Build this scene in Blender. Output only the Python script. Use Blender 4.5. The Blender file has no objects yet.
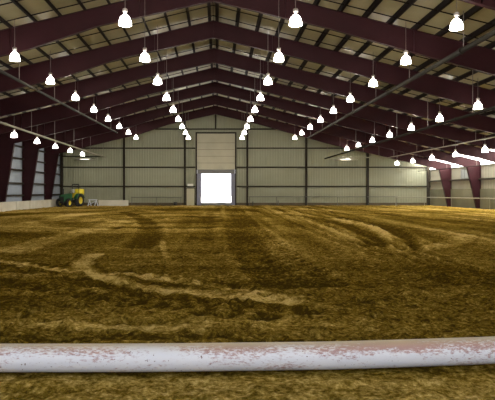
import bpy, math, random
import numpy as np
from mathutils import Vector, Matrix
random.seed(7)
rng = np.random.default_rng(7)
C = bpy.context.scene.collection
PI = math.pi

# ------------------------------------------------------------------ helpers
class MB:
    """collects boxes, prisms, tubes and lathes; build() links them as one mesh"""
    def __init__(s): s.v = []; s.f = []; s.sm = []
    def add(s, vs, fs, smooth=False):
        o = len(s.v)
        s.v += [tuple(p) for p in vs]
        s.f += [tuple(i + o for i in f) for f in fs]
        s.sm += [smooth] * len(fs)
        return s
    def box(s, x0, x1, y0, y1, z0, z1, M=None):
        vs = [Vector((x, y, z)) for z in (z0, z1) for y in (y0, y1) for x in (x0, x1)]
        if M is not None: vs = [M @ p for p in vs]
        return s.add(vs, [(0, 2, 3, 1), (4, 5, 7, 6), (0, 1, 5, 4), (2, 6, 7, 3), (0, 4, 6, 2), (1, 3, 7, 5)])
    def bar(s, a, b, w, h=None):
        """rectangular bar between two points"""
        a = Vector(a); b = Vector(b); h = h or w
        d = (b - a).normalized()
        u = Vector((0, 0, 1)).cross(d)
        if u.length < 1e-4: u = Vector((1, 0, 0))
        u.normalize(); n = d.cross(u)
        vs = [p + u * sx * w / 2 + n * sz * h / 2 for p in (a, b) for sx, sz in ((-1, -1), (1, -1), (1, 1), (-1, 1))]
        return s.add(vs, [(3, 2, 1, 0), (4, 5, 6, 7), (0, 1, 5, 4), (1, 2, 6, 5), (2, 3, 7, 6), (3, 0, 4, 7)])
    def tube(s, pts, r, n=12, caps=True):
        pts = [Vector(p) for p in pts]
        rs = r if isinstance(r, (list, tuple)) else [r] * len(pts)
        vs = []; fs = []
        for i, p in enumerate(pts):
            d = (pts[min(i + 1, len(pts) - 1)] - pts[max(i - 1, 0)]).normalized()
            u = Vector((0, 0, 1)).cross(d)
            if u.length < 1e-3: u = Vector((1, 0, 0))
            u.normalize(); w = d.cross(u)
            for k in range(n):
                a = 2 * PI * k / n
                vs.append(p + (u * math.cos(a) + w * math.sin(a)) * rs[i])
        for i in range(len(pts) - 1):
            for k in range(n):
                fs.append((i * n + k, i * n + (k + 1) % n, (i + 1) * n + (k + 1) % n, (i + 1) * n + k))
        s.add(vs, fs, True)
        if caps:
            s.add(vs[:n], [tuple(range(n - 1, -1, -1))]); s.add(vs[-n:], [tuple(range(n))])
        return s
    def lathe(s, prof, n=20, M=None, close=False):
        vs = []; fs = []
        for r, z in prof:
            for k in range(n):
                a = 2 * PI * k / n
                p = Vector((r * math.cos(a), r * math.sin(a), z))
                vs.append(M @ p if M is not None else p)
        m = len(prof)
        for i in range(m if close else m - 1):
            j = (i + 1) % m
            for k in range(n):
                fs.append((i * n + k, i * n + (k + 1) % n, j * n + (k + 1) % n, j * n + k))
        return s.add(vs, fs, True)
    def prism(s, poly, axis, a, b):
        """poly in the plane across 'axis' (X: (y,z), Y: (x,z), Z: (x,y)), run from a to b"""
        def P(p, t):
            if axis == 'Y': return (p[0], t, p[1])
            if axis == 'X': return (t, p[0], p[1])
            return (p[0], p[1], t)
        n = len(poly)
        vs = [P(p, a) for p in poly] + [P(p, b) for p in poly]
        fs = [tuple(range(n)), tuple(range(2 * n - 1, n - 1, -1))]
        fs += [(i, (i + 1) % n, (i + 1) % n + n, i + n) for i in range(n)]
        return s.add(vs, fs)
    def build(s, name, mat=None, parent=None, loc=None, bevel=0):
        me = bpy.data.meshes.new(name)
        me.from_pydata(s.v, [], s.f)
        me.polygons.foreach_set('use_smooth', s.sm)
        import bmesh
        bm = bmesh.new(); bm.from_mesh(me); bmesh.ops.recalc_face_normals(bm, faces=bm.faces); bm.to_mesh(me); bm.free()
        if mat: me.materials.append(mat)
        o = bpy.data.objects.new(name, me); C.objects.link(o)
        if parent: o.parent = parent
        if loc: o.location = loc
        if bevel:
            m = o.modifiers.new('bevel', 'BEVEL'); m.width = bevel; m.segments = 2; m.limit_method = 'ANGLE'
        return o

def tag(o, label=None, cat=None, group=None, kind=None):
    if label: o['label'] = label
    if cat: o['category'] = cat
    if group: o['group'] = group
    if kind: o['kind'] = kind
    return o
def struct(o): o['kind'] = 'structure'; return o
def empty(name, loc, rz=0):
    o = bpy.data.objects.new(name, None); C.objects.link(o)
    o.location = loc; o.rotation_euler = (0, 0, rz); o.empty_display_size = .3
    return o
def copy_tree(o, parent=None):
    c = o.copy(); C.objects.link(c)
    if parent: c.parent = parent
    for ch in [k for k in C.objects if k.parent == o]:
        copy_tree(ch, c)
    return c

# ------------------------------------------------------------------ materials
def mat(name, col, rough=.6, metal=0, noise=0, nscale=3, col2=None, bump=0, bscale=20, spec=.5):
    m = bpy.data.materials.new(name); m.use_nodes = True
    nt = m.node_tree; b = nt.nodes['Principled BSDF']
    b.inputs['Roughness'].default_value = rough; b.inputs['Metallic'].default_value = metal
    b.inputs['Specular IOR Level'].default_value = spec
    b.inputs['Base Color'].default_value = (*col, 1)
    tc = nt.nodes.new('ShaderNodeTexCoord')
    if noise:
        n = nt.nodes.new('ShaderNodeTexNoise'); n.inputs['Scale'].default_value = nscale; n.inputs['Detail'].default_value = 6
        nt.links.new(tc.outputs['Object'], n.inputs['Vector'])
        r = nt.nodes.new('ShaderNodeMapRange'); r.inputs[1].default_value = .35; r.inputs[2].default_value = .7
        r.inputs[3].default_value = 0; r.inputs[4].default_value = noise
        nt.links.new(n.outputs['Fac'], r.inputs[0])
        mx = nt.nodes.new('ShaderNodeMixRGB'); nt.links.new(r.outputs[0], mx.inputs[0])
        mx.inputs[1].default_value = (*col, 1); mx.inputs[2].default_value = (*(col2 or tuple(c * .5 for c in col)), 1)
        nt.links.new(mx.outputs[0], b.inputs['Base Color'])
    if bump:
        n2 = nt.nodes.new('ShaderNodeTexNoise'); n2.inputs['Scale'].default_value = bscale; n2.inputs['Detail'].default_value = 5
        nt.links.new(tc.outputs['Object'], n2.inputs['Vector'])
        bp = nt.nodes.new('ShaderNodeBump'); bp.inputs['Strength'].default_value = bump; bp.inputs['Distance'].default_value = .05
        nt.links.new(n2.outputs['Fac'], bp.inputs['Height']); nt.links.new(bp.outputs[0], b.inputs['Normal'])
    return m

M = {}
M['maroon'] = mat('maroon painted steel', (.028, .0080, .0105), .55, noise=.5, nscale=1.2, col2=(.019, .0065, .008), spec=.1)
M['purlin'] = mat('dark red oxide purlin steel', (.012, .008, .007), .7, spec=.15)
M['girt'] = mat('dark brown girt steel', (.026, .021, .015), .7, spec=.2)
M['lining'] = mat('tan vinyl roof lining', (.36, .32, .18), .42, noise=.6, nscale=.9, col2=(.25, .22, .11), bump=.35, bscale=2.5)
M['sheet'] = mat('pale green grey wall sheeting', (.295, .305, .222), .55, noise=.35, nscale=.5, col2=(.235, .245, .155))
M['sheet_left'] = mat('pale blue grey wall sheeting', (.29, .34, .41), .5, noise=.4, nscale=.6, col2=(.21, .25, .30))
M['sheet_right'] = mat('tan wall sheeting', (.26, .245, .19), .55, noise=.3, nscale=.6, col2=(.21, .20, .14))
M['wainscot'] = mat('olive weathered boards', (.105, .10, .06), .75, noise=.6, nscale=1.6, col2=(.12, .115, .07))
M['darksheet'] = mat('dark brown sheeting', (.05, .035, .03), .6)
M['plank'] = mat('dark wet plank', (.10, .075, .04), .8, noise=.6, nscale=2)
M['doorpanel'] = mat('beige overhead door', (.52, .50, .38), .5, noise=.25, nscale=.8)
M['bluegrey'] = mat('blue grey door frame', (.20, .21, .30), .5, noise=.3, nscale=2)
M['header'] = mat('grey door header', (.15, .15, .15), .5)
M['walkdoor'] = mat('cream walk door', (.50, .48, .36), .5, noise=.4, nscale=1.5, col2=(.42, .40, .2))
M['white'] = mat('white sign enamel', (.8, .8, .76), .4)
M['kick'] = mat('white painted kick boards', (.62, .60, .52), .55, noise=.5, nscale=1.3, col2=(.45, .42, .33))
M['pipe'] = mat('dark grey steel pipe', (.016, .014, .011), .8, spec=.1)
M['rail'] = mat('galvanised rail pipe', (.26, .25, .19), .45)
M['darkrail'] = mat('dull steel rail pipe', (.10, .10, .085), .45, metal=.3)
M['cable'] = mat('grey lamp cable', (.16, .14, .13), .5)
M['ballast'] = mat('light grey lamp housing', (.55, .50, .48), .35, metal=.3)
M['green'] = mat('tractor green paint', (.010, .075, .024), .5)
M['yellow'] = mat('tractor yellow paint', (.68, .55, .03), .45)
M['tyre'] = mat('black tyre rubber', (.015, .015, .018), .8, noise=.5, nscale=8)
M['black'] = mat('black paint', (.012, .012, .014), .5)
M['redbrown'] = mat('rusty red linkage', (.08, .025, .015), .6)
M['palegrey'] = mat('pale grey metal', (.5, .5, .48), .4)
M['trestle'] = mat('pale blue painted timber', (.62, .68, .80), .6, noise=.2, nscale=6)
M['louvre'] = mat('grey louvre metal', (.17, .18, .17), .45, metal=.3)
M['outside'] = mat('pale gravel yard', (.62, .60, .56), .9, noise=.5, nscale=1)
M['bucket'] = mat('black rubber bucket', (.012, .014, .016), .6)

# glowing acrylic lamp bell
m = bpy.data.materials.new('glowing acrylic bell'); m.use_nodes = True
b = m.node_tree.nodes['Principled BSDF']
b.inputs['Base Color'].default_value = (.9, .9, .9, 1); b.inputs['Roughness'].default_value = .2
b.inputs['Emission Color'].default_value = (1, .94, .86, 1); b.inputs['Emission Strength'].default_value = 26
M['bell'] = m
m = bpy.data.materials.new('glowing dish lens'); m.use_nodes = True
b = m.node_tree.nodes['Principled BSDF']
b.inputs['Emission Color'].default_value = (1, .92, .72, 1); b.inputs['Emission Strength'].default_value = 2.5
M['lens'] = m

# translucent fibreglass strip under the right eave (daylight comes through it)
m = bpy.data.materials.new('translucent fibreglass sheet'); m.use_nodes = True
nt = m.node_tree; nt.nodes.remove(nt.nodes['Principled BSDF'])
out = nt.nodes['Material Output']
tr = nt.nodes.new('ShaderNodeBsdfTranslucent'); tr.inputs[0].default_value = (.86, .85, .82, 1)
df = nt.nodes.new('ShaderNodeBsdfDiffuse'); df.inputs[0].default_value = (.8, .8, .78, 1)
mx = nt.nodes.new('ShaderNodeMixShader'); mx.inputs[0].default_value = .25
nt.links.new(tr.outputs[0], mx.inputs[1]); nt.links.new(df.outputs[0], mx.inputs[2]); nt.links.new(mx.outputs[0], out.inputs[0])
M['fibreglass'] = m

# worn white pole: white paint, rusty red abrasion along its upper flank, pits
m = bpy.data.materials.new('worn white painted pipe'); m.use_nodes = True
nt = m.node_tree; b = nt.nodes['Principled BSDF']; b.inputs['Roughness'].default_value = .5
L = nt.links.new; N = nt.nodes.new
tc = N('ShaderNodeTexCoord')
mp = N('ShaderNodeMapping'); mp.inputs['Scale'].default_value = (1.2, 5, 5); L(tc.outputs['Object'], mp.inputs[0])
n1 = N('ShaderNodeTexNoise'); n1.inputs['Scale'].default_value = 1.0; n1.inputs['Detail'].default_value = 5; L(mp.outputs[0], n1.inputs['Vector'])
mp2 = N('ShaderNodeMapping'); mp2.inputs['Scale'].default_value = (9, 26, 26); L(tc.outputs['Object'], mp2.inputs[0])
n2 = N('ShaderNodeTexNoise'); n2.inputs['Scale'].default_value = 2.2; n2.inputs['Detail'].default_value = 8; n2.inputs['Roughness'].default_value = .7; L(mp2.outputs[0], n2.inputs['Vector'])
at = N('ShaderNodeAttribute'); at.attribute_name = 'wear'
def math_(op, a, bb):
    q = N('ShaderNodeMath'); q.operation = op
    for i, t in enumerate((a, bb)):
        if isinstance(t, (int, float)): q.inputs[i].default_value = t
        else: L(t, q.inputs[i])
    return q.outputs[0]
s1 = math_('ADD', math_('MULTIPLY', n1.outputs['Fac'], 2.2), math_('MULTIPLY', n2.outputs['Fac'], 3.0))
s1 = math_('ADD', s1, math_('MULTIPLY', at.outputs['Fac'], .6))
r = N('ShaderNodeMapRange'); r.inputs[1].default_value = 2.84; r.inputs[2].default_value = 3.25; L(s1, r.inputs[0])
cm = N('ShaderNodeMixRGB'); cm.inputs[1].default_value = (.60, .59, .58, 1); cm.inputs[2].default_value = (.31, .18, .155, 1); L(r.outputs[0], cm.inputs[0])
n3 = N('ShaderNodeTexNoise'); n3.inputs['Scale'].default_value = 38; n3.inputs['Detail'].default_value = 2; L(tc.outputs['Object'], n3.inputs['Vector'])
r3 = N('ShaderNodeMapRange'); r3.inputs[1].default_value = .69; r3.inputs[2].default_value = .74; L(n3.outputs['Fac'], r3.inputs[0])
cm2 = N('ShaderNodeMixRGB'); cm2.inputs[2].default_value = (.13, .07, .05, 1); L(r3.outputs[0], cm2.inputs[0]); L(cm.outputs[0], cm2.inputs[1])
ad = N('ShaderNodeAttribute'); ad.attribute_name = 'top_tan'
cm3 = N('ShaderNodeMixRGB'); cm3.inputs[2].default_value = (.46, .37, .24, 1); L(cm2.outputs[0], cm3.inputs[1])  # tan tint along the pole's top, broken up by noise
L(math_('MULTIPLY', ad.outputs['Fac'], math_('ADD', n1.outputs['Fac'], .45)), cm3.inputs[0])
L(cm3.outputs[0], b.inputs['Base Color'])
bp = N('ShaderNodeBump'); bp.inputs['Strength'].default_value = .25; bp.inputs['Distance'].default_value = .01; L(n2.outputs['Fac'], bp.inputs['Height']); L(bp.outputs[0], b.inputs['Normal'])
M['pole'] = m

# dirt: moist dark soil against dried pale soil (attribute = where tyres and hooves have dried and packed it, plus foreground daylight painted in)
m = bpy.data.materials.new('arena dirt'); m.use_nodes = True
nt = m.node_tree; b = nt.nodes['Principled BSDF']; b.inputs['Roughness'].default_value = 1; b.inputs['Specular IOR Level'].default_value = 0
L = nt.links.new; N = nt.nodes.new
tc = N('ShaderNodeTexCoord'); at = N('ShaderNodeAttribute'); at.attribute_name = 'dry_daylit'
n1 = N('ShaderNodeTexNoise'); n1.inputs['Scale'].default_value = 17; n1.inputs['Detail'].default_value = 9; n1.inputs['Roughness'].default_value = .75; L(tc.outputs['Object'], n1.inputs['Vector'])
n2 = N('ShaderNodeTexNoise'); n2.inputs['Scale'].default_value = 4.5; n2.inputs['Detail'].default_value = 5; n2.inputs['Roughness'].default_value = .7; L(tc.outputs['Object'], n2.inputs['Vector'])
def math_(op, a, bb):
    q = N('ShaderNodeMath'); q.operation = op
    for i, t in enumerate((a, bb)):
        if isinstance(t, (int, float)): q.inputs[i].default_value = t
        else: L(t, q.inputs[i])
    return q.outputs[0]
s = math_('ADD', math_('MULTIPLY', n1.outputs['Fac'], 2.6), math_('MULTIPLY', n2.outputs['Fac'], 1.3))
s = math_('ADD', math_('SUBTRACT', s, 1.97), at.outputs['Fac'])
cr = N('ShaderNodeValToRGB'); L(s, cr.inputs[0])
e = cr.color_ramp.elements
e[0].position = .0; e[0].color = (.048, .028, .004, 1)
e[1].position = 1.0; e[1].color = (.60, .43, .16, 1)
q = e.new(.35); q.color = (.145, .094, .012, 1)
q = e.new(.65); q.color = (.30, .205, .047, 1)
L(cr.outputs[0], b.inputs['Base Color'])
n3 = N('ShaderNodeTexNoise'); n3.inputs['Scale'].default_value = 16; n3.inputs['Detail'].default_value = 8; n3.inputs['Roughness'].default_value = .62; L(tc.outputs['Object'], n3.inputs['Vector'])
bp = N('ShaderNodeBump'); bp.inputs['Strength'].default_value = 1.0; bp.inputs['Distance'].default_value = .06; L(n3.outputs['Fac'], bp.inputs['Height']); L(bp.outputs[0], b.inputs['Normal'])
M['dirt'] = m

# ------------------------------------------------------------------ dimensions
RX = -.22                                  # ridge line
XL, XR = -18.75, 25.3                      # side walls
YB, YF = 65.4, -1.2                        # back and front walls
CAMZ, F = 1.71, 549.0
def zr(x): return 11.03 - (.24 if x < RX else .25) * abs(x - RX)      # underside of the purlins
FR = [17.85, 24.0, 29.75, 35.5, 41.0, 46.4, 52.7, 59.3]     # steel frames

# ------------------------------------------------------------------ dirt floor
def vnoise(x, y, seed):
    r = np.random.default_rng(seed); T = r.random((256, 256))
    xi = np.floor(x).astype(int); yi = np.floor(y).astype(int)
    fx = x - xi; fy = y - yi; fx = fx * fx * (3 - 2 * fx); fy = fy * fy * (3 - 2 * fy)
    a = T[xi % 256, yi % 256]; bq = T[(xi + 1) % 256, yi % 256]; c = T[xi % 256, (yi + 1) % 256]; d = T[(xi + 1) % 256, (yi + 1) % 256]
    return (a * (1 - fx) + bq * fx) * (1 - fy) + (c * (1 - fx) + d * fx) * fy
def fbm(x, y, seed, o=4):
    s = 0; a = .5
    for k in range(o):
        s = s + a * (vnoise(x * 2 ** k, y * 2 ** k, seed + k) - .5); a *= .5
    return s
xs = np.concatenate([np.arange(XL, -7, .12), np.arange(-7, 8, .036), np.arange(8, XR + .01, .12)])
xs[-1] = XR
ys = [YF, 0, 1.0, 2.0, 3.0]
while ys[-1] < YB: ys.append(ys[-1] + max(.022, .005 * ys[-1]))
ys[-1] = YB; ys = np.array(ys)
X, Y = np.meshgrid(xs, ys)
def g(px, py):
    yy = F * CAMZ / (py - 191); return ((px - 217.4) * yy / F, yy)
H = .05 * fbm(X * .35, Y * .35, 1) + .13 * fbm(X * 2.2, Y * 2.2, 5, 4)
cl = vnoise(X * 8.5, Y * 8.5, 101) * vnoise(X * 5.1 + 3, Y * 5.1, 102); H += .085 * np.clip(cl - .28, 0, .35) * np.clip((34 - Y) / 12, 0, 1)
dry_daylit = .345 + .55 * fbm(X * .25, Y * .18, 20, 4)
# harrow lines running away from the camera on the right, across on the left near side
har = fbm(X * 1.6, Y * .10, 31, 3); wgt = 1 / (1 + np.exp(-(X + 1.5) / 1.2)) * np.clip((Y - 11) / 8, 0, 1)
H += .10 * har * wgt; dry_daylit += 1.1 * har * wgt
acr = fbm(X * .12 + 9, Y * 1.1, 41, 3); w2 = 1 / (1 + np.exp((X - 1.5) / 1.5)) * np.clip((19 - Y) / 6, 0, 1)
H += .10 * acr * w2; dry_daylit += 1.3 * acr * w2
arc = fbm(np.hypot(X + 3, (Y - 34) * 1.0) * .7, np.arctan2(Y - 34, X + 3) * 1.2, 51, 3); w3 = np.clip((Y - 17) / 6, 0, 1) * np.clip((6 - X) / 6, 0, 1)
H += .06 * arc * w3; dry_daylit += 1.4 * arc * w3
dry_daylit += .14 * np.clip((Y - 40) / 20, 0, 1) + .30 * np.clip((5.25 - Y) / .25, 0, 1)  # near strip paled to paint in foreground daylight; far end paler too
def track(pts, width, d_dry, d_h, lugs=0):
    """a wheel or hoof track along ground points: packed and dried (or wet) and a little sunk or raised"""
    global H, dry_daylit
    P = np.array(pts); 
    # smooth by Chaikin
    for _ in range(3):
        q = [P[0]]
        for a, c in zip(P[:-1], P[1:]): q += [a * .75 + c * .25, a * .25 + c * .75]
        q.append(P[-1]); P = np.array(q)
    best = np.full(X.shape, 1e9); along = np.zeros(X.shape); acc = 0
    for a, c in zip(P[:-1], P[1:]):
        ln = np.hypot(*(c - a))
        if ln < 1e-6: continue
        t = np.clip(((X - a[0]) * (c[0] - a[0]) + (Y - a[1]) * (c[1] - a[1])) / ln ** 2, 0, 1)
        d = np.hypot(X - a[0] - t * (c[0] - a[0]), Y - a[1] - t * (c[1] - a[1]))
        k = d < best; best[k] = d[k]; along[k] = (acc + t * ln)[k]; acc += ln
    ragged = width * (1 + .55 * fbm(X * 1.5, Y * 1.5, 77, 3))
    w = np.exp(-(best / ragged) ** 4)
    w *= .75 + .9 * fbm(X * 3, Y * 3, 88, 3)
    dry_daylit += 1.6 * d_dry * w; H += d_h * w
    if lugs:
        l = np.clip(2.5 * np.sin(along * 2 * PI / .40 + best * 9), -1, 1) 
        H += .03 * l * w; dry_daylit += .24 * l * w * lugs
    rim = np.exp(-((best - ragged * 1.25) / (ragged * .3)) ** 2); H += -d_h * .6 * rim; dry_daylit -= .10 * rim * np.sign(d_dry)
G = lambda *a: [g(*p) for p in a]
track(G((97, 255), (86, 259), (80, 265), (86, 272), (105, 279), (130, 285), (165, 290), (200, 294), (245, 298), (290, 304)), .24, .46, -.03)
track(G((-30, 255), (0, 261), (30, 266), (60, 271), (85, 275)), .22, .36, -.02, .6)
track(G((112, 274), (160, 278), (205, 285), (250, 293), (300, 300)), .22, .30, -.02, .6)
track(G((-20, 268), (40, 275), (90, 283), (150, 296), (230, 306), (300, 312)), .35, -.20, -.04, 1)
track(G((-20, 282), (60, 292), (140, 305), (260, 318)), .30, -.16, -.03, 1)
track(G((-30, 322), (60, 326), (140, 330), (200, 331)), .16, .20, .02)
track(G((-30, 338), (80, 339), (200, 338), (300, 341)), .10, -.25, -.03)
track(G((163, 243), (163, 250), (168, 260)), .10, .25, .0)
track(G((15, 251), (45, 241), (70, 234), (98, 229), (118, 221)), .7, .22, .0)
track(G((122, 212), (140, 217), (150, 226), (149, 238), (138, 248)), .5, -.28, -.04)
track(G((160, 212), (140, 209), (110, 212), (80, 214), (40, 222)), .9, .2, .0)
track(G((60, 222), (100, 220), (130, 222)), .7, .22, .0)
track(G((228, 205.5), (233, 215), (238, 230), (248, 252), (285, 285)), .55, -.26, -.05, 1)
track(G((236, 206), (252, 225), (285, 255), (330, 285)), .35, -.16, -.03, 1)
track(G((283, 214), (320, 219), (352, 226), (370, 235), (381, 246)), .55, -.36, -.06)
track(G((335, 217), (370, 223), (395, 231), (405, 241), (406, 252)), .45, -.34, -.06)
track(G((330, 219), (362, 226), (386, 234), (397, 243), (399, 251)), .35, .34, .03)
track(G((400, 252), (432, 248), (455, 242), (466, 236)), .4, .22, .02)
track(G((300, 209), (360, 212), (430, 214), (500, 214)), .8, .2, 0)
track(G((250, 207), (320, 212), (400, 218), (480, 221)), .6, -.14, -.03)
track(G((250, 210), (330, 224), (420, 232), (500, 234)), .5, -.14, -.03)
track(G((185, 206), (200, 207), (225, 206.5)), .7, .3, 0)
for px0 in (262, 275, 290, 306, 322):
    track(G((px0, 207), (px0 + 28, 222), (px0 + 85, 245), (px0 + 190, 285)), .18, -.13, -.03)
# hoof prints, small clods
for _ in range(900):
    hy = 5 + 26 * rng.random() ** 1.5; hx = rng.uniform(-.42, .55) * hy
    i0 = np.searchsorted(ys, hy); j0 = np.searchsorted(xs, hx)
    sl = (slice(max(i0 - 10, 0), i0 + 11), slice(max(j0 - 10, 0), j0 + 11))
    d = np.hypot(X[sl] - hx, Y[sl] - hy); rr = rng.uniform(.05, .1)
    H[sl] += -.035 * np.exp(-(d / rr) ** 2) + .018 * np.exp(-((d - rr * 1.6) / (rr * .5)) ** 2)
    dry_daylit[sl] -= .16 * np.exp(-(d / rr) ** 2)
near = np.exp(-((Y - 5.1 - .012 * np.clip(X, 0, 5) ** 2) / .22) ** 4); H = H * (1 - .8 * near) - .012 * near
edge = np.clip((Y - 2) / 2, 0, 1); H *= edge
nx, ny = len(xs), len(ys)
co = np.stack([X, Y, H], -1).reshape(-1, 3)
idx = np.arange(nx * ny).reshape(ny, nx)
quads = np.stack([idx[:-1, :-1], idx[:-1, 1:], idx[1:, 1:], idx[1:, :-1]], -1).reshape(-1, 4)
me = bpy.data.meshes.new('floor')
me.vertices.add(len(co)); me.vertices.foreach_set('co', co.ravel())
me.loops.add(quads.size); me.loops.foreach_set('vertex_index', quads.ravel())
me.polygons.add(len(quads)); me.polygons.foreach_set('loop_start', np.arange(0, quads.size, 4)); me.polygons.foreach_set('loop_total', np.full(len(quads), 4))
me.polygons.foreach_set('use_smooth', np.ones(len(quads), bool))
me.update(); a_ = me.attributes.new('dry_daylit', 'FLOAT', 'POINT'); a_.data.foreach_set('value', np.clip(dry_daylit, 0, 1).ravel().astype(np.float32))
me.materials.append(M['dirt'])
floor = bpy.data.objects.new('floor', me); C.objects.link(floor); struct(floor)
def ground_z(x, y):
    return float(H[np.clip(np.searchsorted(ys, y), 0, ny - 1), np.clip(np.searchsorted(xs, x), 0, nx - 1)])
struct(MB().box(-150, 150, -120, 220, -.6, -.35).build('ground', M['outside']))

# ------------------------------------------------------------------ walls
def ribbed(mb, x0, x1, z0, ztop, y, sgn=-1, pitch=.305, depth=.035, axis='Y'):
    """vertical ribbed sheet: trapezoid ribs; ztop(u) gives its top"""
    us = [x0]; ds = [0.0]
    k = math.ceil(x0 / pitch)
    while k * pitch < x1 - .001:
        c = k * pitch
        for du, dd in ((-.05, 0), (-.025, 1), (.025, 1), (.05, 0)):
            u = c + du
            if x0 < u < x1: us.append(u); ds.append(dd)
        k += 1
    us.append(x1); ds.append(0.0)
    vs = []
    for u, d in zip(us, ds):
        q = y + sgn * depth * d
        z1 = ztop(u)
        for z in (z0, z1): vs.append((u, q, z) if axis == 'Y' else (q, u, z))
    fs = [(2 * i, 2 * i + 2, 2 * i + 3, 2 * i + 1) for i in range(len(us) - 1)]
    mb.add(vs, fs)
    # weather skin behind
    vs = [(u, y - sgn * .06, z) if axis == 'Y' else (y - sgn * .06, u, z) for u in (x0, x1) for z in (z0, ztop(u))]
    mb.add(vs, [(0, 2, 3, 1)])
DX0, DX1, DZT = -2.43, 2.10, 8.56
zt = lambda x: zr(x) + .12
w = MB()
ribbed(w, XL, RX - 1e-4 if RX < DX0 else DX0, -.3, zt, YB)
ribbed(w, DX0, RX, DZT, zt, YB); ribbed(w, RX, DX1, DZT, zt, YB)
ribbed(w, DX1, XR, -.3, zt, YB)
wall_back = struct(w.build('wall_back', M['sheet']))
# girts and posts of the back wall
def girt(z, xa, xb): MB().box(xa, xb, YB - .22, YB - .04, z - .07, z + .07).build('girt', M['girt'], wall_back)
for z in (2.26, 4.53, 6.80):
    for xa, xb in ((XL, DX0 - .2), (DX1 + .2, XR)):
        lim = (11.03 - z) / .25
        girt(z, max(xa, RX - lim + .1), min(xb, RX + lim - .1))
girt(9.07, RX - 1.8 / .25, RX + 1.8 / .25)
for x, wd in ((-18.5, .3), (-11.08, .22), (-3.86, .22), (3.55, .22), (10.55, .24), (17.85, .26), (25.05, .3)):
    MB().box(x - wd / 2, x + wd / 2, YB - .34, YB - .05, -.2, zr(x) - .1).build('post', M['girt'], wall_back)
MB().box(RX - .08, RX + .08, YB - .3, YB - .05, 9.07, zr(RX) - .1).build('post', M['girt'], wall_back)
bb = MB(); bb.box(XL, DX0 - .02, YB - .12, YB - .04, -.2, .32); bb.box(DX1 + .02, XR, YB - .12, YB - .04, -.2, .32)
struct(bb.build('baseboard_back', M['plank']))
# gable flashing hides the joint of wall and roof
# left wall
w = MB(); ribbed(w, YF, YB, -.3, lambda u: zt(XL), XL, 1, axis='X')
wall_left = struct(w.build('wall_left', M['sheet_left']))
for z in (1.3, 2.43, 3.67, 4.75, 5.9):
    MB().box(XL + .04, XL + .2, YF, YB - .36, z - .08, z + .08).build('girt', M['girt'], wall_left)
# right wall: boards, sheeting, fibreglass strip up to the eave
w = MB(); ribbed(w, YF, YB, 1.9, lambda u: 4.18, XR, -1, axis='X')
wall_right = struct(w.build('wall_right', M['sheet_right']))
w = MB()
y = YF
while y < YB - .35:
    w.box(XR - .10, XR - .04, y, min(y + 1.2, YB - .35) - .02, -.3, 1.92); y += 1.2
w.box(XR + .02, XR + .06, YF, YB, -.3, 1.92)
w.build('wainscot', M['wainscot'], wall_right)
w = MB(); ribbed(w, YF, YB, 4.18, lambda u: zt(XR), XR, -1, axis='X')
w.v = w.v[:-4]; w.f = w.f[:-1]; w.sm = w.sm[:-1]           # one single skin: light passes
struct(w.build('window_1', M['fibreglass']))
for z in (2.85,):
    MB().box(XR - .24, XR - .05, YF, YB - .36, z - .08, z + .08).build('girt', M['girt'], wall_right)
MB().box(XR - .14, XR - .05, YF, YB - .36, 4.12, 4.22).build('girt', M['girt'], wall_right)
# front wall behind the camera, with its big open doorway
FX0, FX1, FZ = -9.0, 9.0, 8.4
w = MB(); ribbed(w, XL, FX0, -.3, zt, YF, 1); ribbed(w, FX0, RX, FZ, zt, YF, 1); ribbed(w, RX, FX1, FZ, zt, YF, 1); ribbed(w, FX1, XR, -.3, zt, YF, 1)
struct(w.build('wall_front', M['sheet']))

# ------------------------------------------------------------------ roof
XSKY = 23.3
def slope_box(mb, xa, xb, ya, yb, off0, off1):
    """slab that follows one roof slope between two heights off the purlin line"""
    za, zb = zr(xa), zr(xb)
    vs = [(x, y, z + o) for y in (ya, yb) for x, z in ((xa, za), (xb, zb)) for o in (off0, off1)]
    mb.add(vs, [(0, 2, 3, 1), (4, 5, 7, 6), (0, 1, 5, 4), (2, 6, 7, 3), (1, 3, 7, 5), (0, 4, 6, 2)])
for side, xe in (('left', XL - .15), ('right', XR + .15)):
    mb = MB(); slope_box(mb, RX, xe if side == 'left' else XSKY, YF - .2, YB + .2, .10, .16)
    roof = struct(mb.build('ceiling_' + side, M['lining']))
    if side == 'right':
        za, zb = zr(XSKY) + .13, zr(xe) + .13
        sk = MB(); sk.add([(XSKY, YF, za), (xe, YF, zb), (xe, YB + .1, zb), (XSKY, YB + .1, za)], [(0, 1, 2, 3)])
        struct(sk.build('window_2', M['fibreglass']))
    sgn = -1 if side == 'left' else 1
    n = int((abs(xe - RX) - .2) / 1.08)
    for k in range(n + 1):
        x = RX + sgn * (.2 + 1.08 * k)
        if not XL + .35 < x < XSKY + .2: continue
        q = MB()
        q.box(x - .012, x + .012, YF + .05, YB - .08, zr(x) - .10, zr(x) + .095)
        q.box(x - .012, x + .09, YF + .05, YB - .08, zr(x) - .10, zr(x) - .08)
        q.box(x - .09, x + .012, YF + .05, YB - .08, zr(x) + .07, zr(x) + .085)
        q.build('purlin', M['purlin'], roof)
    edges = FR + [YB]
    for ya, yb in zip(edges[:-1], edges[1:]):
        for t in (.60, .88):
            ym = ya + (yb - ya) * t
            q = MB(); slope_box(q, RX, xe - sgn * .45, ym - .018, ym + .018, -.055, -.015)
            q.build('bridging', M['purlin'], roof)
q = MB(); q.prism([(RX - .3, zr(RX - .3) + .17), (RX, 11.26), (RX + .3, zr(RX - .3) + .17)], 'Y', YF, YB)
struct(q.build('trim_1', M['darksheet']))

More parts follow.
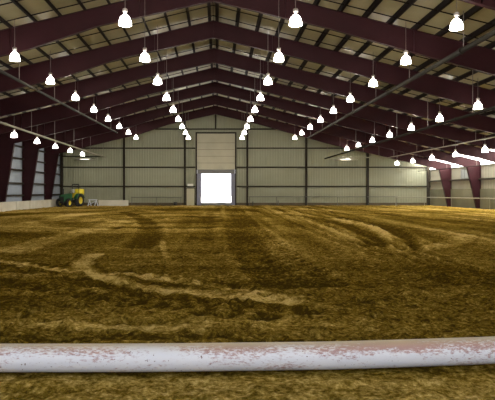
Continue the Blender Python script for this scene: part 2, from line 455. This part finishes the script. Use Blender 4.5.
# ------------------------------------------------------------------ steel portal frames
ORD = ['nearest', 'second', 'third', 'fourth', 'fifth', 'sixth', 'seventh', 'eighth', 'ninth', 'tenth', 'eleventh', 'twelfth']
def rafter_mesh(sgn):
    mb = MB()
    xe = (XL + .12) if sgn < 0 else (XR - .12)
    xi = -17.15 if sgn < 0 else 23.95
    top = lambda x: zr(x) - .105
    bot = lambda x: zr(x) - (np.interp(abs(x - RX), [0, 5, 8, 17], [1.02, .92, 1.20, 1.22]) if sgn < 0 else np.interp(abs(x - RX), [0, 5, 9, 13, 18, 22.6, 24.2], [1.02, .95, 1.08, 1.18, 1.06, .93, 1.0]))
    brk = [RX + sgn * d for d in ((5, 8) if sgn < 0 else (5, 9, 13, 18, 22.6))]
    web = [(RX, top(RX)), (RX, bot(RX))] + [(x, bot(x)) for x in brk] + [(xi, bot(xi)), (xe, bot(xi) - .02), (xe, top(xe))]
    mb.prism(web, 'Y', -.012, .012)
    def flange(pts, t=.022, wd=.10):
        for (xa, za), (xb, zb) in zip(pts[:-1], pts[1:]):
            vs = [(x, y, z + o) for y in (-wd, wd) for x, z in ((xa, za), (xb, zb)) for o in (-t / 2, t / 2)]
            mb.add(vs, [(0, 2, 3, 1), (4, 5, 7, 6), (0, 1, 5, 4), (2, 6, 7, 3), (1, 3, 7, 5), (0, 4, 6, 2)])
    flange([(RX, top(RX)), (xe, top(xe))])
    flange([(RX, bot(RX))] + [(x, bot(x)) for x in brk] + [(xi, bot(xi))])
    # stiffener plates and bolted splice plates
    for x in np.arange(3.2, abs(xi - RX), 5.6):
        x = RX + sgn * x
        mb.box(x - .012, x + .012, -.12, .12, bot(x), top(x))
    mb.box(RX + sgn * .001, RX + sgn * .03, -.13, .13, bot(RX) - .06, top(RX))
    return mb
def column_mesh(sgn):
    mb = MB()
    xo = (XL + .06) if sgn < 0 else (XR - .08)
    xt = -17.15 if sgn < 0 else 23.95
    xb = -18.1 if sgn < 0 else 24.92
    ztp = zr(xt) - (1.24 if sgn < 0 else 1.0)
    zo = zr(xo) - .12
    mb.prism([(xo, -.2), (xb, -.2), (xt, ztp), (xt, ztp + .03), (xo, ztp + .03)], 'Y', -.013, .013)
    def fl(a, b, t=.024, wd=.14):
        (xa, za), (xb_, zb) = a, b
        d = Vector((xb_ - xa, 0, zb - za)).normalized(); nrm = Vector((d.z, 0, -d.x)) * t / 2
        vs = []
        for y in (-wd, wd):
            for x, z in (a, b):
                for s in (-1, 1): vs.append((x + nrm.x * s, y, z + nrm.z * s))
        mb.add(vs, [(0, 2, 3, 1), (4, 5, 7, 6), (0, 1, 5, 4), (2, 6, 7, 3), (1, 3, 7, 5), (0, 4, 6, 2)])
    fl((xb, -.2), (xt, ztp)); fl((xo, -.2), (xo, zo))
    return mb
RM = {s: rafter_mesh(s) for s in (-1, 1)}; CMs = {s: column_mesh(s) for s in (-1, 1)}
frame0 = None
for k, y in enumerate(FR):
    if frame0 is None:
        fr = frame0 = empty('portal_frame', (0, y, 0))
        for s in (-1, 1):
            RM[s].build('rafter', M['maroon'], fr); CMs[s].build('column', M['maroon'], fr)
    else:
        fr = copy_tree(frame0); fr.location = (0, y, 0)
    j = len(FR) - 1 - k
    lab = ('maroon steel portal frame with tapered columns, standing next to the back wall' if j == 0 else
           'maroon steel portal frame spanning the arena, nearest to the camera' if k == 0 else
           'maroon steel portal frame spanning the arena, %s one counted from the back wall' % ORD[j])
    tag(fr, lab, 'steel frame', 'maroon portal frames carrying the roof')

# ------------------------------------------------------------------ doors
d1 = MB()
d1.box(DX0 - .12, DX1 + .12, YB + .06, YB + .12, 4.27, DZT + .1)
door_1 = struct(d1.build('door_1', M['doorpanel']))
q = MB()
for z in (5.05, 5.85, 6.65, 7.45): q.box(DX0 + .05, DX1 - .05, YB + .03, YB + .07, z - .025, z + .025)
q.build('panel_seam', M['sheet_right'], door_1)
MB().box(DX0 + .02, DX1 - .02, YB - .1, YB + .1, 3.78, 4.27).build('header', M['header'], door_1)
for xa, xb in ((DX0, -1.92), (1.62, DX1)):
    MB().box(xa, xb, YB - .1, YB + .12, -.2, 3.78).build('jamb', M['bluegrey'], door_1)
MB().box(-1.92, 1.62, YB - .16, YB + .25, -.3, .33).build('sill', M['header'], door_1)
fr_ = MB(); fr_.box(DX0 - .16, DX0, YB - .2, YB + .05, -.2, DZT + .14); fr_.box(DX1, DX1 + .16, YB - .2, YB + .05, -.2, DZT + .14); fr_.box(DX0, DX1, YB - .2, YB + .05, DZT, DZT + .14)
struct(fr_.build('trim_2', M['girt']))
door_2 = struct(MB().box(-3.66, -2.72, YB - .15, YB - .055, .0, 2.02).build('door_2', M['walkdoor']))
q = MB(); q.box(-3.72, -3.66, YB - .18, YB - .04, 0, 2.1); q.box(-2.72, -2.66, YB - .18, YB - .04, 0, 2.1); q.box(-3.72, -2.66, YB - .18, YB - .04, 2.02, 2.1)
q.build('door_frame', M['girt'], door_2)
MB().tube([(-2.84, YB - .15, 1.0), (-2.84, YB - .2, 1.0), (-2.96, YB - .2, 1.0)], .02, 8).build('door_handle', M['palegrey'], door_2)
s = MB(); s.box(-3.55, -2.86, YB - .32, YB - .24, 2.30, 2.56)
tag(s.build('door_sign', M['white'], bevel=.01), 'small white sign box above the cream walk door', 'sign')

# ------------------------------------------------------------------ lamps
root = empty('pendant_lamp', (0, 0, 0))
LS = .82
bell = [(.05, .125), (.085, .10), (.135, .06), (.185, 0), (.225, -.09), (.25, -.2), (.262, -.31), (.255, -.31), (.243, -.2), (.218, -.09), (.178, -.005), (.128, .05), (.07, .09), (.0, .10)]
MB().lathe(bell, 24).build('lamp_shade', M['bell'], root)
MB().lathe([(0, .36), (.07, .36), (.105, .335), (.105, .235), (.085, .205), (.05, .185), (.05, .118), (0, .118)], 16).build('ballast', M['ballast'], root)
MB().lathe([(.0, .43), (.018, .43), (.018, .355), (0, .355)], 8).build('hook', M['cable'], root)
cb = MB().tube([(0, 0, 0), (0, 0, 1)], .011, 6).build('cable', M['cable'], root, (0, 0, .345))
LW = 165.0
ld = bpy.data.lights.new('lamp_bulb', 'POINT'); ld.energy = LW; ld.shadow_soft_size = .13; ld.color = (1, .90, .72)
lo = bpy.data.objects.new('lamp_bulb', ld); C.objects.link(lo); lo.parent = root; lo.location = (0, 0, -.30)
for ch in [c for c in C.objects if c.parent == root and not c.name.startswith(('cable', 'lamp_bulb'))]:
    ch.data.transform(Matrix.Scale(LS, 4))
lo.location = (0, 0, -.26)
rows = [ # x, z, lamps k
    ((-14.17, -14.33), (5.75, 5.76), range(4, 9), 'row by the left wall', 'lamps hanging along the left side'),
    ((-8.59, -8.64), (7.53, 7.53), range(1, 9), 'second row from the left wall', 'lamps hanging over the left half'),
    ((-3.07, -3.10), (7.51, 7.51), range(0, 9), 'row just left of the ridge', 'lamps hanging left of the ridge'),
    ((2.60, 2.61), (7.51, 7.51), range(0, 9), 'row just right of the ridge', 'lamps hanging right of the ridge'),
    ((7.95, 8.22), (7.38, 7.50), range(0, 9), 'third row from the right wall', 'lamps hanging over the right half'),
    ((13.41, 13.74), (6.23, 6.34), range(2, 9), 'second row from the right wall', 'lamps hanging along the right side'),
    ((18.65, 19.07), (4.71, 4.78), range(4, 9), 'row by the right wall', 'lamps hanging by the right wall')]
first = True
for xx, zz, ks, where, grp in rows:
    for i, k in enumerate(ks):
        t_ = i / (len(ks) - 1); x = xx[0] + (xx[1] - xx[0]) * t_; z = zz[0] + (zz[1] - zz[0]) * t_
        o = root if first else copy_tree(root)
        first = False
        yy = 6.1 * .82 * (3.65 + k)
        o.location = (x, yy, z - .03)
        for ch in [c for c in C.objects if c.parent == o and c.name.startswith('cable')]:
            ch.scale = (1, 1, zr(x) - .05 - z - .345)
        nm = 'nearest' if i == 0 else ('farthest' if k == ks[-1] else ORD[i] + ' nearest')
        tag(o, 'glowing white bell lamp, %s in the %s' % (nm, where), 'lamp', grp)
# shallow dish lamps at the far end
for x, wh in ((-15.45, 'left'), (13.55, 'right')):
    yd, zd = (63.9, 5.44) if wh == 'left' else (58.0, 5.06)
    t = empty('dish_lamp', (x, yd, zd))
    MB().lathe([(0, .10), (.2, .09), (.8, .03), (1.25, -.05), (1.22, -.07), (.8, 0), (0, .03)], 28).build('lamp_shade', M['palegrey'], t)
    MB().lathe([(0, .0), (.55, .0), (.5, -.06), (0, -.09)], 24).build('lens', M['lens'], t)
    MB().tube([(0, 0, .08), (0, 0, (5.655 if wh == 'left' else 5.195) - zd)], .03, 6).build('stem', M['cable'], t)
    tag(t, 'wide shallow dish lamp near the back wall, %s' % ('under the pipe end at the tractor side' if wh == 'left' else 'under the pipe end on the right half'), 'lamp', 'shallow dish lamps')

# ------------------------------------------------------------------ hanging pipes
def hung_pipe(pa, pb, label, r=.07, n=5, mat_='pipe', drop=True, cat='pipe', grp='long pipes hung under the roof'):
    pa = Vector(pa); pb = Vector(pb)
    t = empty('hanging_pipe', pa)
    d = pb - pa
    MB().tube([(0, 0, 0), d], r, 12).build('pipe', M[mat_], t)
    for k in range(1, n):
        c = d * (k / n); MB().tube([c - d.normalized() * .08, c + d.normalized() * .08], r * 1.35, 12).build('coupling', M[mat_], t)
    mids = [(a + b_) / 2 for a, b_ in zip([10] + FR, FR + [YB])]
    cs = [d * ((m_ - pa.y) / d.y) for m_ in mids if min(pa.y, pb.y) < m_ < max(pa.y, pb.y)] if abs(d.y) > 3 else [d * ((k + .5) / n) for k in range(n)]
    for c in cs:
        x = pa.x + c.x
        MB().tube([c + Vector((0, 0, r)), c + Vector((0, 0, zr(x) - .06 - pa.z - c.z))], .018, 6).build('hanger_rod', M['cable'], t)
    tag(t, label, cat, grp)
    return t
hung_pipe((-9.75, 14, 7.0), (-9.6, 52.4, 7.3), 'long dark pipe hung under the left roof slope, higher one of the two', .075)
hung_pipe((9.35, 12, 7.05), (9.5, 57.5, 7.28), 'long dark pipe hung under the right roof slope, higher and nearer the ridge', .10)
hung_pipe((-12.95, 26, 5.85), (-12.95, 63.8, 5.58), 'long dull pipe hung by the left side, lower one of the two', .07, mat_='rail')
hung_pipe((12.5, 20, 5.47), (12.5, 63.8, 5.47), 'long dark pipe hung on the right half, lower of the two dark ones', .075)
hung_pipe((18.0, 28, 5.22), (18.0, 58.2, 5.22), 'thin pale pipe hung above the lamps by the right wall', .04, mat_='rail')
hung_pipe((-18.0, 63.9, 5.75), (-13.3, 63.9, 5.72), 'short pipe across the left end by the back wall', .06, 2, grp='short cross pipes at the back')
hung_pipe((12.9, 58.0, 5.25), (17.9, 58.0, 5.25), 'thin cross pipe along the right end by the back wall', .05, 3, 'rail', grp='short cross pipes at the back')
c = hung_pipe((23.4, 22, 3.95), (23.4, 64.0, 4.0), 'thin conduit running along the columns by the right wall', .035, 6)

# ------------------------------------------------------------------ rails along the back and right walls
def rail(pts, posts, label, m='darkrail', r=.04):
    p0 = Vector(pts[0]); t = empty('pipe_rail', (p0.x, p0.y, 0))
    MB().tube([Vector(p) - Vector((p0.x, p0.y, 0)) for p in pts], r, 10).build('rail', M[m], t)
    for a in posts:
        MB().tube([Vector((a[0] - p0.x, a[1] - p0.y, -.15)), Vector((a[0] - p0.x, a[1] - p0.y, a[2]))], .03, 8).build('post', M[m], t)
    tag(t, label, 'rail', 'pipe rails in front of the walls')
yb = YB - .55
rail([(-10.2, yb, .98), (-4.2, yb, .98)], [(x, yb, .98) for x in (-10.1, -7.2, -4.3)], 'low pipe rail along the back wall, left of the open doorway')
rail([(3.7, yb, 1.03), (21.3, yb, 1.03)], [(x, yb, 1.03) for x in (3.8, 7.0, 10.6, 14.2, 17.8, 21.2)], 'long low pipe rail along the back wall, right of the open doorway')
rail([(20.9, yb - .4, .97), (24.3, yb - .4, .97), (24.3, 44, 1.06), (24.3, 30, 1.1)], [(20.95, yb - .4, .97), (24.3, yb - .4, .97)] + [(24.3, y, 1.04) for y in (57, 49, 41, 33)], 'pale pipe rail passing in front of the right columns', 'rail', .05)

# ------------------------------------------------------------------ white kick boards
js = [41.6, 45.1, 48.5, 52.0, 55.5, 58.5, 61.8]
for i, (ya, yb_) in enumerate(zip(js[:-1], js[1:])):
    q = MB(); q.box(-17.83, -17.76, ya + .05, yb_ - .05, -.1, .74)
    o = q.build('kick_board', M['kick'], bevel=.012)
    MB().box(-17.85, -17.72, ya + .05, yb_ - .05, .74, .79).build('cap_rail', M['kick'], o)
    p = MB(); p.box(-17.93, -17.83, ya + .05, ya + .15, -.1, .73); p.box(-17.93, -17.83, yb_ - .15, yb_ - .05, -.1, .73); p.build('backing_post', M['plank'], o)
    j = len(js) - 2 - i
    tag(o, 'white kick board by the left columns, %s' % ('nearest the tractor' if j == 0 else 'cut by the frame edge' if i in (0, ) else ORD[j] + ' one counted from the tractor'), 'kick board', 'white kick boards along the left side')
q = MB(); q.box(-13.62, -10.2, 62.9, 62.97, -.06, .66)
o = q.build('barrier_panel', M['kick'], bevel=.012)
p = MB()
for x in (-13.4, -11.9, -10.42): p.prism([(62.97, .0 - .08), (63.4, -.08), (62.97, .55)], 'X', x - .03, x + .03)
p.build('brace', M['plank'], o)
tag(o, 'long low white barrier panel standing in front of the back wall', 'barrier')

# ------------------------------------------------------------------ tractor
T = empty('tractor', (-16.1, 59.8, ground_z(-16.1, 59.8)), math.radians(70))
# local axes: front towards -X, ground z = 0
def wheel(x, y, r, wd, hub):
    Mx = Matrix.Translation((x, y, r)) @ Matrix.Rotation(PI / 2, 4, 'X')
    mb = MB(); h = wd / 2
    mb.lathe([(r * .58, -h), (r * .9, -h), (r, -h * .7), (r, h * .7), (r * .9, h), (r * .58, h)], 26, Mx, True)
    for k in range(18):
        a = 2 * PI * k / 18
        R = Mx @ Matrix.Rotation(a, 4, 'Z')
        for sz in (-1, 1):
            mb.box(r - .01, r + .035, -.03 + sz * .02, .03 + sz * .02, min(0, sz * h * .9), max(0, sz * h * .9), R)
    w_ = mb.build('wheel', M['tyre'], T)
    s = -1 if y < 0 else 1
    MB().lathe([(r * .6, -h * .9), (r * .52, -h * .5), (r * .3, -h * .35), (0, -h * .35), (0, h * .35), (r * .3, h * .35), (r * .52, h * .5), (r * .6, h * .9)], 24, Mx).build('rim', M[hub], w_)
wheel(.75, -.72, .68, .42, 'yellow'); wheel(.75, .72, .68, .42, 'yellow')
wheel(-1.0, -.62, .44, .26, 'yellow'); wheel(-1.0, .62, .44, .26, 'yellow')
q = MB(); q.prism([(-1.45, .62), (-1.45, 1.12), (-1.3, 1.28), (-.1, 1.42), (.05, 1.42), (.05, .6)], 'Y', -.33, .33)
q.build('hood', M['green'], T, bevel=.05)
q = MB(); q.box(-1.47, -1.44, -.26, .26, .68, 1.12); q.build('grille', M['black'], T)
q = MB(); q.box(-1.4, 1.1, -.22, .22, .42, .66); q.box(-1.1, -.9, -.55, .55, .38, .5); q.box(.65, .85, -.6, .6, .58, .76); q.build('chassis', M['black'], T)
q = MB(); q.box(0, .9, -.5, .5, .62, .72); q.build('footplate', M['black'], T)
for s in (-1, 1):
    f = MB(); pts = [(.75 + .76 * math.cos(a), .68 + .76 * math.sin(a)) for a in np.linspace(math.radians(20), math.radians(165), 12)]
    pin = [(.75 + .71 * math.cos(a), .68 + .71 * math.sin(a)) for a in np.linspace(math.radians(165), math.radians(20), 12)]
    f.prism(pts + pin, 'Y', s * .5, s * .95); f.build('fender', M['green'], T)
q = MB(); q.box(.45, .9, -.24, .24, .98, 1.1); q.box(.84, .96, -.24, .24, 1.08, 1.5); q.build('seat', M['yellow'], T, bevel=.03)
q = MB(); q.tube([(.05, 0, 1.3), (.3, 0, 1.5)], .03, 8); 
Rw = Matrix.Translation((.3, 0, 1.5)) @ Matrix.Rotation(math.radians(50), 4, 'Y')
q.lathe([(.19 + .018 * math.cos(a), .018 * math.sin(a)) for a in np.linspace(0, 2 * PI, 9)[:-1]], 18, Rw, True); q.build('steering_wheel', M['black'], T)
q = MB(); q.tube([(1.1, -.43, .6), (1.1, -.43, 2.38), (1.1, -.38, 2.44), (1.1, .38, 2.44), (1.1, .43, 2.38), (1.1, .43, .6)], .05, 8); q.build('roll_bar', M['black'], T)
q = MB(); q.tube([(-.5, .42, .9), (-.5, .42, 1.95)], .04, 8); q.build('exhaust', M['black'], T)
q = MB(); q.box(.55, .75, -.12, .12, 1.5, 1.9); q.build('headrest', M['palegrey'], T, bevel=.03)
# yellow hopper carried behind
q = MB(); q.lathe([(.0, .55), (.12, .55), (.2, .8), (.5, 1.35), (.52, 1.9), (.48, 1.9), (.4, 1.94), (0, 1.97)], 20, Matrix.Translation((1.85, 0, 0))); q.build('spreader_hopper', M['yellow'], T)
q = MB(); q.lathe([(0, .18), (.26, .18), (.26, .5), (.18, .6), (0, .6)], 16, Matrix.Translation((1.9, 0, 0))); q.build('spreader_chute', M['yellow'], T)
q = MB()
for s in (-1, 1): q.bar((1.1, s * .3, .55), (1.75, s * .42, .5), .07); q.bar((1.1, s * .3, 1.1), (1.62, s * .3, 1.35), .06)
q.bar((1.5, -.5, .5), (1.5, .5, .5), .08)
q.build('linkage', M['redbrown'], T)
tag(T, 'green and yellow tractor with black roll bar parked in the far left corner', 'tractor')

# trestle, bucket, stub posts
t = empty('trestle', (-14.15, 62.4, ground_z(-14.15, 62.4)))
MB().box(-.5, .5, -.05, .05, .62, .72).build('beam', M['trestle'], t)
for x in (-.38, .38):
    for s in (-1, 1):
        MB().bar((x - s * .2, s * .08, -.02), (x, s * .02, .64), .10, .06).build('leg', M['trestle'], t)
MB().bar((-.45, -.07, .12), (.4, -.06, .55), .05, .05).build('brace', M['trestle'], t)
tag(t, 'pale blue-white trestle between the tractor and the white barrier panel', 'trestle')
bk = empty('bucket', (-4.95, 64.6, ground_z(-4.95, 64.6)))
MB().lathe([(0, 0), (.17, 0), (.22, .42), (.21, .42), (.165, .02), (0, .02)], 18).build('body', M['bucket'], bk)
MB().tube([(.21 * math.cos(a), 0, .40 + .2 * math.sin(a)) for a in np.linspace(0, PI, 11)], .012, 6).build('handle', M['cable'], bk)
tag(bk, 'black bucket at the foot of the back wall left of the doorway', 'bucket')
for x, h, lab in ((4.15, .5, 'short dark stub post near the doorway by the back wall'), (7.1, .62, 'thin grey stub post by the back wall farther from the doorway')):
    o = MB().lathe([(0, -.1), (.05, -.1), (.05, h - .03), (.03, h), (0, h)], 10).build('stub_post', M['black' if x < 5 else 'darkrail'])
    o.location = (x, 64.2, 0); tag(o, lab, 'post', 'stub posts before the back wall')

# louvre on the right wall
lv = empty('wall_louvre', (XR - .06, 55.9, 2.95))
q = MB(); 
for a in ((-.85, .85, 0, .06), (-.85, .85, .94, 1.0)): q.box(-.10, 0, a[0], a[1], a[2], a[3])
for yy in (-.85, -.03, .79): q.box(-.10, 0, yy, yy + .06, .06, .94)
q.build('frame', M['louvre'], lv)
q = MB()
for k in range(8):
    z = .1 + k * .105
    q.prism([(-.09, z), (-.02, z + .09), (-.012, z + .08), (-.082, z - .01)], 'Y', -.79, .79)
q.build('blades', M['louvre'], lv)
tag(lv, 'grey louvred vent high on the right wall between two columns', 'vent')

# ------------------------------------------------------------------ the pole in the foreground
ctrl = [(-5.2, 5.16), (-3.4, 5.16), (-2.05, 5.165), (-.49, 5.17), (1.07, 5.235), (2.73, 5.41), (4.3, 5.66), (5.6, 5.9)]
cx = np.array([c[0] for c in ctrl]); cy = np.array([c[1] for c in ctrl])
px_ = np.linspace(-5.2, 5.6, 220)
co_y = np.interp(px_, cx, cy); ker = np.hanning(31); ker /= ker.sum(); co_y = np.convolve(np.pad(co_y, 15, mode='edge'), ker, 'valid')
R0 = .129; zc = R0 + .012
n = 48; vs = []; wear = []; top_tan = []
for i, (x, y) in enumerate(zip(px_, co_y)):
    for k in range(n):
        a = 2 * PI * k / n
        rr = R0 * (1 + .012 * math.sin(x * 2.1 + a) * math.sin(a * 2))
        vs.append((x, y + rr * math.cos(a), zc + rr * math.sin(a)))
        # rubbed along the flank that riders and horses knock: camera side, upper half
        t = math.degrees(a)                   # 90 = top, 180 = camera side
        wr = .25 + math.exp(-((t - 136) / 32) ** 2) * (.74 + .26 * math.tanh((x - .3) * 1.2)) + .28 * math.exp(-((t - 100) / 25) ** 2)
        wear.append(wr); top_tan.append(math.exp(-((t - 92) / 30) ** 2))
fs = [(i * n + k, i * n + (k + 1) % n, (i + 1) * n + (k + 1) % n, (i + 1) * n + k) for i in range(len(px_) - 1) for k in range(n)]
mb = MB(); mb.add(vs, fs, True); mb.add(vs[:n], [tuple(range(n))]); mb.add(vs[-n:], [tuple(range(n))])
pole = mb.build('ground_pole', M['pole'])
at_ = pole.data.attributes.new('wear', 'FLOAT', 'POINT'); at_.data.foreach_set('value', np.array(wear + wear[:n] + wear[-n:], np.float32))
dt_ = pole.data.attributes.new('top_tan', 'FLOAT', 'POINT'); dt_.data.foreach_set('value', np.array(top_tan + top_tan[:n] + top_tan[-n:], np.float32))
tag(pole, 'long thick white pole with rusty worn paint lying across the dirt', 'pole')

# ------------------------------------------------------------------ daylight
wd = bpy.data.worlds.new('sky'); bpy.context.scene.world = wd; wd.use_nodes = True
nt = wd.node_tree; bg = nt.nodes['Background']
tc = nt.nodes.new('ShaderNodeTexCoord'); sp = nt.nodes.new('ShaderNodeSeparateXYZ'); nt.links.new(tc.outputs['Generated'], sp.inputs[0])
cr = nt.nodes.new('ShaderNodeValToRGB'); nt.links.new(sp.outputs['Z'], cr.inputs[0])
cr.color_ramp.elements[0].color = (.93, .94, 1.0, 1); cr.color_ramp.elements[1].color = (.55, .68, 1.0, 1)
nt.links.new(cr.outputs[0], bg.inputs[0]); bg.inputs[1].default_value = 2.6
sl = bpy.data.lights.new('sun', 'SUN'); sl.energy = 115; sl.angle = math.radians(2); sl.color = (1, .95, .86)
so = bpy.data.objects.new('sun', sl); C.objects.link(so); so.rotation_euler = (0, math.radians(52), 0)

# ------------------------------------------------------------------ camera and view
cd = bpy.data.cameras.new('camera'); cam = bpy.data.objects.new('camera', cd); C.objects.link(cam)
cam.location = (0, 0, CAMZ); cam.rotation_euler = (PI / 2, 0, 0)
cd.sensor_width = 36; cd.sensor_fit = 'HORIZONTAL'; cd.lens = F / 495 * 36
cd.shift_x = (247.5 - 217.4) / 495; cd.shift_y = -(200 - 191) / 495
cd.clip_end = 600
S = bpy.context.scene; S.camera = cam
S.view_settings.view_transform = 'Standard'; S.view_settings.look = 'None'; S.view_settings.gamma = 1; S.view_settings.use_curve_mapping = False
S.view_settings.exposure = 0
S.cycles.use_denoising = True
S.cycles.max_bounces = 6; S.cycles.diffuse_bounces = 4; S.cycles.sample_clamp_indirect = 4
